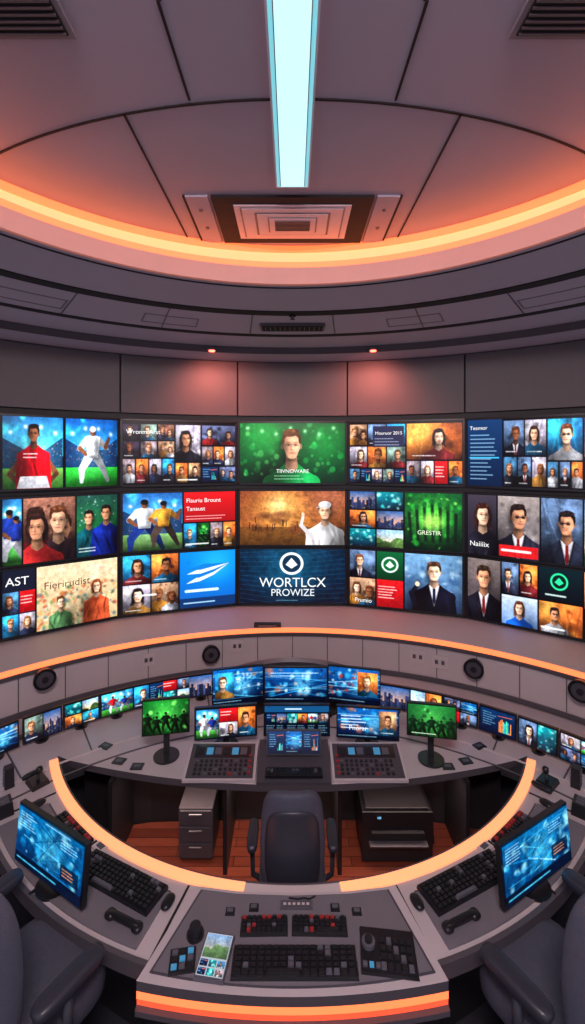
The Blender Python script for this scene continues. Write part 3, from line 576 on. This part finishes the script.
def ribbon(mb,pts,z0,z1,th,mat,dy=0):
    a=[(x,y+dy) for x,y in pts]; bb=[(x,y+dy+th) for x,y in reversed(pts)]
    mb.slab([a+bb],z0,z1,mat)
ribbon(m,fr,.685,.718,.03,'glow_front',.0); ribbon(m,fr,.655,.685,.03,'glow_front_low',.004); ribbon(m,fr,.63,.655,.05,'desk_edge',-.02)
ribbon(m,[(x*.97,y) for x,y in fr],0,.63,.03,'dark_panel',.06)
m.build(bevel=.003)
def keyboard(name,x,y,z,w,d,rz=0,nx=15,ny=5,red=0,seed=0,tilt=4):
    b=MB(name); b.M=T(x,y,z,rz); R=random.Random(seed)
    b.box((0,0,.009),(w,d,.018),'black_plastic',taper=.985)
    kw=(w*.95)/nx; kd=(d*.9)/ny
    for j in range(ny):
        i=0
        while i<nx:
            span=1
            if j==0 and nx>9 and i==4: span=5
            cx=-w*.475+kw*(i+span/2); cy=-d*.45+kd*(j+.5)
            mat='key_red' if (red and j==ny-1 and R.random()<.6) or (red>1 and R.random()<.06) else ('key_grey' if R.random()<.12 else 'key_black')
            b.box((cx,cy,.0235),(kw*span-kw*.18,kd*.82,.013),mat,taper=.84); i+=span
    return b.build()
ZD=.7715
keyboard('keyboard',.01,2.075,ZD,.58,.135,0,16,5,0,1)
keyboard('keyboard',-.141,2.235,ZD,.235,.085,1,9,4,2,2)
keyboard('keyboard',.134,2.235,ZD,.275,.085,-1,10,4,2,3)
b=MB('desk_tablet'); b.M=T(-.362,2.10,ZD,-8); b.box((0,0,.008),(.14,.20,.016),'key_grey',taper=.97)
cv=Cv(30,38,3,(160,164,172)); thumb(cv,1,1,29,22,'land',3); cv.rect(1,1,29,22,(60,60,80),(40,40,60),.35); grid(cv,1,24,29,37,3,2,['ui','teal','person'],4,.8)
put(b,Matrix.Rotation(-pi/2,4,'X'),.125,.18,cv,y=-.0175); b.build()
b=MB('control_knob'); b.M=T(-.475,2.20,ZD); b.cyl((0,0,.006),.042,.012,'black_plastic'); b.cyl((0,0,.03),.032,.04,'key_black',r2=.027); b.build()
b=MB('control_panel'); b.M=T(-.51,2.085,ZD,8); b.box((0,0,.006),(.12,.105,.012),'black_plastic',taper=.97)
for i in range(3):
    for j in range(3): b.box((-.036+.036*i,-.03+.03*j,.016),(.026,.02,.008),['cyan_led','key_grey','key_black'][(i+j*2)%3])
b.build()
b=MB('control_panel'); b.M=T(.45,2.12,ZD,-6); b.box((0,0,.007),(.26,.2,.014),'black_plastic',taper=.98)
b.cyl((-.09,.02,.022),.032,.018,'key_grey'); b.cyl((-.09,.02,.035),.018,.02,'key_black')
for i in range(5):
    for j in range(4): b.box((-.025+.031*i,-.07+.036*j,.019),(.025,.028,.012),'key_grey' if (i+j)%4==0 else 'key_black',taper=.85)
for i in range(3): b.box((-.11+.03*i,-.07,.018),(.02,.02,.008),'cyan_led' if i==1 else 'key_grey')
b.build()
b=MB('label_plate'); b.M=T(.02,2.345,ZD); b.box((0,0,.004),(.17,.045,.008),'key_grey'); b.box((0,0,.009),(.15,.03,.002),'desk_edge')
for k in range(6): b.box((-.06+.024*k,0,.0105),(.014,.012,.002),'mat_light')
b.build()
for x,y in((-.32,2.31),(.33,2.31),(.22,2.33),(-.2,2.33)):
    b=MB('desk_button_box'); b.M=T(x,y,ZD); b.box((0,0,.006),(.05,.035,.012),'black_plastic',taper=.9); b.box((0,0,.014),(.03,.018,.004),'key_grey'); b.build()
b=MB('desk_cable'); b.tube([(-.02,2.38,ZD+.006),(.03,2.375,ZD+.006),(.06,2.38,ZD+.006),(.09,2.375,ZD+.006),(.12,2.39,ZD+.006)],.004,'seam_dark'); b.build()
for s in(-1,1):
    keyboard('keyboard',s*.96,2.49,.760,.55,.17,s*25,17,6,0,5+s)
    keyboard('keyboard',s*1.40,2.82,.750,.36,.13,s*38,11,4,1,9+s)
    b=MB('computer_mouse'); b.M=T(s*.655,2.37,.752,s*20); b.sup((0,0,.016),(.055,.095,.034),'black_plastic',e=.8,nu=16,nv=10); b.build()
    b=MB('telephone_handset'); b.M=T(s*.85,2.265,.762,s*22); b.sup((0,0,.022),(.2,.034,.03),'black_plastic',e=.6,nu=16,nv=8); b.sup((-.085,0,.016),(.055,.055,.032),'black_plastic',e=.7,nu=16,nv=8); b.sup((.085,0,.016),(.055,.055,.032),'black_plastic',e=.7,nu=16,nv=8); b.build()
    b=MB('desk_phone'); b.M=T(s*1.84,3.25,.75,s*40); b.box((0,0,.015),(.14,.12,.03),'black_plastic',taper=.85); b.tube([(0,0,.03),(0,.01,.08)],.012,'black_plastic'); b.sup((0,.012,.09),(.045,.045,.05),'black_plastic',e=.8,nu=14,nv=8); b.sup((-.1,0,.02),(.04,.14,.035),'black_plastic',e=.6,nu=14,nv=8); b.build()
    b=MB('computer_mouse'); b.M=T(s*1.72,3.04,.75,s*40); b.sup((0,0,.016),(.06,.1,.034),'black_plastic',e=.8,nu=16,nv=10); b.build()
    b=MB('intercom_box'); b.M=T(s*1.91,2.98,.75,s*50); b.box((0,0,.04),(.12,.10,.08),'black_plastic',taper=.85); 
    for i in range(3): b.box((-.03+.03*i,0,.083),(.02,.05,.006),'key_grey')
    b.build()
    for q,(x,y) in enumerate(((1.18,3.42),(1.34,3.48),(1.52,3.66),(1.16,2.72))):
        b=MB('coaster_pad'); b.M=T(s*x,y,.75,s*12*q); b.box((0,0,.004),(.09,.07,.008),'black_plastic' if q!=3 else 'mat_light'); b.box((0,0,.009),(.05,.03,.003),'key_grey'); b.build()
    b=MB('equipment_post'); b.M=T(s*2.03,3.22,.75,s*48); b.box((0,0,.07),(.07,.06,.14),'dark_panel',taper=.9)
    for k in range(5): b.box((0,-.03,.025+.024*k),(.05,.008,.01),'key_grey')
    b.build()
# =============================================================== MONITORS
def monitor(name,x,y,zb,w,h,rz,cv,base_z=.75,stand=True,tilt=-4,foot=.1,by=.0):
    b=MB(name); zc=zb+h/2; b.M=T(x,y,zc,rz,tilt)
    b.box((0,.018,0),(w,.03,h),'black_plastic'); b.box((0,.042,0),(w*.7,.03,h*.6),'black_plastic',taper=.9)
    put(b,Matrix.Identity(4),w-.018,h-.02,cv)
    if stand:
        b.M=T(x,y,0,rz); hh=zc-base_z
        b.box((0,.06,base_z+hh/2),(.045,.025,hh),'black_plastic'); b.cyl((0,.04,base_z+.006),foot,.012,'black_plastic')
    return b.build()
def bigcv(seed):
    c=Cv(80,46,3,(10,40,70)); c.rect(0,0,80,46,(20,100,150),(8,38,72)); R=random.Random(seed)
    c.busy(0,4,80,38,[(60,160,200),(12,54,96),(150,205,220),(30,120,170)],90,seed,(.6,4)); c.glow(45,20,14,(120,215,240),.45)
    for k in range(14): c.line(R.uniform(0,40),R.uniform(0,40),R.uniform(40,80),R.uniform(0,40),R.uniform(.3,1.4),R.choice([(120,215,240),(40,140,200),(210,240,250),(10,50,90)]),.55)
    c.lines(3,4,22,6,2.2,(190,225,240),seed,.7); c.lines(54,6,20,4,2.2,(190,225,240),seed+1,.6); c.rect(56,24,76,35,(10,34,60),a=.8); c.lines(58,27,14,3,2.4,(240,150,90),seed+2,.8); c.rect(0,38,80,46,(8,26,48)); c.lines(3,42,70,1,2,(90,190,220),seed,1.4); c.mottle(0,0,80,46,.3,1.4,seed); return c
monitor('desk_monitor',-1.33,2.45,.80,.60,.31,-29.5,bigcv(3),tilt=-6)
monitor('desk_monitor',1.335,2.445,.80,.60,.31,29.5,bigcv(8),tilt=-6)
c=Cv(50,36,3); thumb(c,0,0,50,36,'green',3); monitor('desk_monitor',-.985,3.5,.95,.36,.27,10,c)
c=Cv(50,36,3); thumb(c,0,0,50,36,'green',5); c.rect(0,0,50,30,(70,130,90),(20,50,40),.3); c.lines(4,33,36,1,2,(220,240,220),3,1); monitor('desk_monitor',1.07,3.46,.95,.37,.25,-10,c)
c=Cv(64,30,3,(20,26,40)); thumb(c,1,1,24,29,'stadium',205); thumb(c,25,1,44,14,'red',3); thumb(c,25,15,44,29,'woman',31); thumb(c,45,1,63,29,'warm',8); monitor('console_monitor',-.535,3.62,.845,.50,.25,8,c,base_z=.76)
c=Cv(68,30,3,(14,22,36)); c.rect(0,0,68,6,(30,80,120)); c.lines(22,3,24,1,2,(220,240,250),4,1.6)
for k in range(6): thumb(c,2+11*k,8,12+11*k,17,['ui','city','teal','warm','stadium','person'][k],k); c.lines(2+11*k,20,9,4,2.3,(150,190,210),k,.6)
monitor('console_monitor',.035,3.66,.835,.54,.25,0,c,base_z=.76)
c=Cv(64,30,3,(14,24,40)); thumb(c,0,0,64,30,'swoosh',11); c.lines(4,8,30,5,3,(230,230,240),3,1.1); thumb(c,44,2,62,26,'person',15); c.text('Pnorar',12,22,7,(235,240,250)); monitor('console_monitor',.605,3.62,.835,.50,.25,-6,c,base_z=.76)
c=Cv(48,34,3); thumb(c,0,0,48,34,'swoosh',21); thumb(c,2,3,20,28,'cool',7); c.busy(22,6,44,26,[(220,235,245),(20,60,110),(90,190,230)],26,4,(.5,2)); monitor('console_monitor',-.475,3.93,.95,.45,.31,12,c)
c=Cv(64,34,3); thumb(c,0,0,64,34,'swoosh',25); c.busy(16,8,48,24,[(220,235,245),(20,60,110),(90,190,230)],30,5,(.5,2.4)); c.lines(6,5,50,2,3,(220,240,250),2,.8); monitor('console_monitor',.03,3.96,.95,.56,.30,0,c)
c=Cv(52,34,3); thumb(c,0,0,52,34,'swoosh',27); thumb(c,30,3,50,26,'warm',27); c.busy(4,6,28,26,[(220,235,245),(170,60,50),(90,190,230),(14,30,60)],26,8,(.5,2)); monitor('console_monitor',.535,3.93,.95,.46,.31,-12,c)
b=MB('console_hood'); b.arc((0,3.7),.82,.86,.75,1.02,-44,44,'dark_panel',n=40); b.arc((0,3.7),.80,.90,1.02,1.05,-46,46,'metal',n=40); b.arc((0,3.7),.5,.82,.75,.80,-44,44,'black_plastic',n=30); b.build()
kinds=['swoosh','ui','red','person','suit','city','teal','woman','land','stadium','warm','group','cool']
for s,Rm,angs in((-1,3.16,[46.3,40.6,35.2,29.9,24.9,20.3,16.2]),(1,2.97,[18.4,23.7,29.3,35.0,40.7,46.4,52.0])):
    for q,a in enumerate(angs+[58 if s<0 else 58]):
        aa=math.radians(s*a); c=Cv(34,24,3,(10,12,20)); ks=[kinds[(q*3+i*2+(0 if s<0 else 5))%13] for i in range(4)]
        if q%3==0: thumb(c,.5,.5,33.5,23.5,ks[0],q*5+s+300)
        elif q%3==1: grid(c,.5,.5,33.5,23.5,2,1,ks,q*5+s+320,.8)
        else: grid(c,.5,.5,33.5,23.5,2,2,ks,q*5+s+340,.8)
        monitor('small_monitor',Rm*math.sin(aa),1.31+Rm*math.cos(aa),.79,.29,.21,-s*a,c,foot=.05,tilt=-5)
# =============================================================== CENTRAL CONSOLE
b=MB('mixing_console')
def wedge(b,x0,x1,y0,y1,za,zb,mat,z0=.75,skew=0):
    v=[(x0,y0,z0),(x1,y0,z0),(x1+skew,y1,z0),(x0+skew,y1,z0),(x0,y0,za),(x1,y0,za),(x1+skew,y1,zb),(x0+skew,y1,zb)]
    b.add(v,[(0,3,2,1),(4,5,6,7),(0,1,5,4),(1,2,6,5),(2,3,7,6),(3,0,4,7)],mat)
def wl(b,x,y,w,d,h,mat,y0=3.23,za=.77,sl=.25):
    z=za+(y-y0)*sl; b.box((0,0,h/2),(w,d,h),mat,T(x,y,z,0,math.degrees(math.atan(sl))))
wedge(b,-.26,.28,3.23,3.58,.77,.8575,'console_grey')
for s,x0,x1 in((-1,-.80,-.27),(1,.29,.84)):
    wedge(b,x0,x1,3.25,3.56,.77,.8475,'desk_light')
    wedge(b,x0+.02,x1-.02,3.265,3.545,.777,.847,'console_grey')
    R=random.Random(s)
    wl(b,(x0+x1)/2,3.475,(x1-x0)*.8,.10,.006,'black_plastic',3.27,.777)
    for i in range(6): wl(b,x0+.10+i*.065,3.475,.05,.06,.009,'cyan_led' if i%3==1 else ('key_grey' if i%3 else 'seam_dark'),3.27,.777)
    for i in range(11):
        x=x0+.08+i*.037
        for j in range(4):
            wl(b,x,3.295+.034*j,.022,.018,.008,R.choice(['key_black','key_grey','key_black','key_black','dark_panel']) if R.random()<.96 else 'key_red',3.27,.777)
    for i in range(4): wl(b,(x1-.05 if s<0 else x0+.05),3.30+.045*i,.02,.016,.014,'key_red',3.27,.777)
b.build(bevel=.0)
c=Cv(58,24,3,(12,30,54)); grid(c,1,1,57,23,3,1,['ui','swoosh','ui'],400,.8); monitor('console_touchscreen',.01,3.44,.84,.42,.17,0,c,stand=False,tilt=-28)
keyboard('keyboard',.01,3.285,.79,.42,.08,0,15,4,0,20)
# =============================================================== UNDER DESK
b=MB('drawer_cabinet'); b.box((-.74,3.60,.23),(.26,.32,.38),'desk_edge')
for k in range(3): b.box((-.74,3.435,.10+.125*k),(.24,.012,.112),'console_grey'); b.box((-.74,3.425,.13+.125*k),(.1,.012,.012),'metal')
b.box((-.74,3.60,.03),(.22,.28,.04),'black_plastic'); b.build(bevel=.004)
b=MB('office_printer'); b.box((.80,3.6,.28),(.56,.36,.24),'black_plastic',taper=.96); b.box((.80,3.6,.1),(.54,.34,.16),'dark_panel'); b.box((.80,3.41,.24),(.4,.03,.05),'seam_dark'); b.box((.80,3.40,.18),(.44,.06,.015),'desk_edge'); b.box((.80,3.58,.41),(.48,.28,.025),'dark_panel'); b.box((.66,3.42,.36),(.03,.02,.01),'cyan_led'); b.box((.8,3.6,.012+.01),(.46,.3,.02),'seam_dark'); b.build(bevel=.004)
# =============================================================== CHAIRS
def chair(x,y,rz,sc=(1,1,1),z=.012):
    b=MB('office_chair'); b.M=T(x,y,z,rz)@Matrix.Diagonal((*sc,1))
    for k in range(5):
        a=2*pi*k/5+.3; b.tube([(0,0,.10),(.14*math.cos(a),.14*math.sin(a),.09),(.27*math.cos(a),.27*math.sin(a),.065)],[.03,.024,.016],'chair_shell')
        b.cyl((.27*math.cos(a),.27*math.sin(a),.03),.03,.045,'black_plastic',axis='x',n=14)
    b.cyl((0,0,.24),.028,.3,'metal'); b.cyl((0,0,.385),.1,.03,'chair_shell')
    b.sup((0,0,.445),(.50,.48,.11),'chair_fabric',e=.45)
    b.sup((0,.01,.49),(.40,.38,.05),'chair_fabric',e=.5)
    bend=lambda px,py,pz:(px*(1-.10*max(0,pz)/.3),py+.16*(px/.25)**2*.5-.10*(pz/.3)**2*.4,pz)
    b.sup((0,-.235,.74),(.47,.10,.56),'chair_fabric',e=.5,nu=40,nv=24,fn=bend)
    b.sup((0,-.272,.72),(.40,.06,.44),'chair_shell',e=.55,nu=32,nv=20,fn=bend)
    b.tube([(0,-.10,.38),(0,-.26,.40),(0,-.30,.55)],[.03,.03,.025],'chair_shell')
    for s in(-1,1):
        b.tube([(s*.22,-.02,.40),(s*.30,-.02,.44),(s*.305,-.02,.62)],.018,'chair_shell'); b.sup((s*.30,-.01,.645),(.08,.28,.045),'chair_shell',e=.5,nu=20,nv=10)
    return b.build()
chair(0.0,2.82,0,(.82,.85,1.14))
chair(-1.23,2.10,-32,(1.15,1.12,1.38),0)
chair(1.23,2.10,32,(1.15,1.12,1.38),0)
# =============================================================== WALL SPEAKERS / BOXES
def wallpt(a,r,z): a=math.radians(a); return (C[0]+r*math.sin(a),C[1]+r*math.cos(a),z)
for a,z in((-14,1.0),(-39,1.08),(29.8,1.02),(44,1.08)):
    p=wallpt(a,3.60,z); b=MB('wall_speaker'); b.M=T(p[0],p[1],p[2],-a)
    b.box((0,.045,0),(.05,.05,.10),'black_plastic'); b.cyl((0,0,0),.085,.06,'black_plastic',axis='y',r2=.095,n=28); b.cyl((0,-.032,0),.07,.01,'console_grey',axis='y'); b.cyl((0,-.04,0),.028,.012,'seam_dark',axis='y'); b.build()
for a,z,ww in((21,1.0,.16),(24.5,.98,.16),(-9.5,1.03,.14),(-24,1.0,.12)):
    p=wallpt(a,3.675,z); b=MB('wall_socket_panel'); b.M=T(p[0],p[1],p[2],-a)
    b.box((0,0,0),(ww,.016,.13),'mat_light'); 
    for k in range(2): b.box((-ww*.2+ww*.4*k,-.01,0),(ww*.3,.006,.07),'ledge_paint'); b.box((-ww*.2+ww*.4*k,-.014,0),(.03,.004,.04),'desk_edge')
    b.build()
b=MB('ledge_control_strip'); b.M=T(-.28,1.31+3.72,1.19); b.box((0,0.03,.02),(.3,.06,.04),'dark_panel'); b.box((0,-.002,.02),(.2,.01,.02),'key_grey'); b.build()
# =============================================================== LIGHT
b=MB('added_fill_panel'); b.box((0,-.35,4.72),(1.7,.9,.03),'vent_white'); b.box((0,-.35,4.70),(1.6,.8,.02),'fill_panel_white'); b.build()  # added glowing panel, unseen behind the camera, for fill
def area(name,loc,rot,size,e,col):
    l=bpy.data.lights.new(name,'AREA'); l.shape='RECTANGLE'; l.size,l.size_y=size; l.energy=e; l.color=col
    o=bpy.data.objects.new(name,l); o.location=loc; o.rotation_euler=[math.radians(r) for r in rot]; S.collection.objects.link(o); return o
area('added_fill_light',(0,-.35,4.66),(22,0,0),(1.5,.7),245,(1,.89,.91))  # added fill light to brighten desk and screen wall, out of view
w=bpy.data.worlds.new('world'); S.world=w; w.use_nodes=True; w.node_tree.nodes['Background'].inputs[0].default_value=(.46,.42,.54,1); w.node_tree.nodes['Background'].inputs[1].default_value=1.15
cam=bpy.data.cameras.new('camera'); cam.sensor_fit='VERTICAL'; cam.sensor_height=36; cam.lens=450/1024*36; cam.shift_y=-57/1024; cam.clip_start=.05
co=bpy.data.objects.new('camera',cam); co.location=(0,0,EYE); co.rotation_euler=(pi/2,0,0); S.collection.objects.link(co); S.camera=co
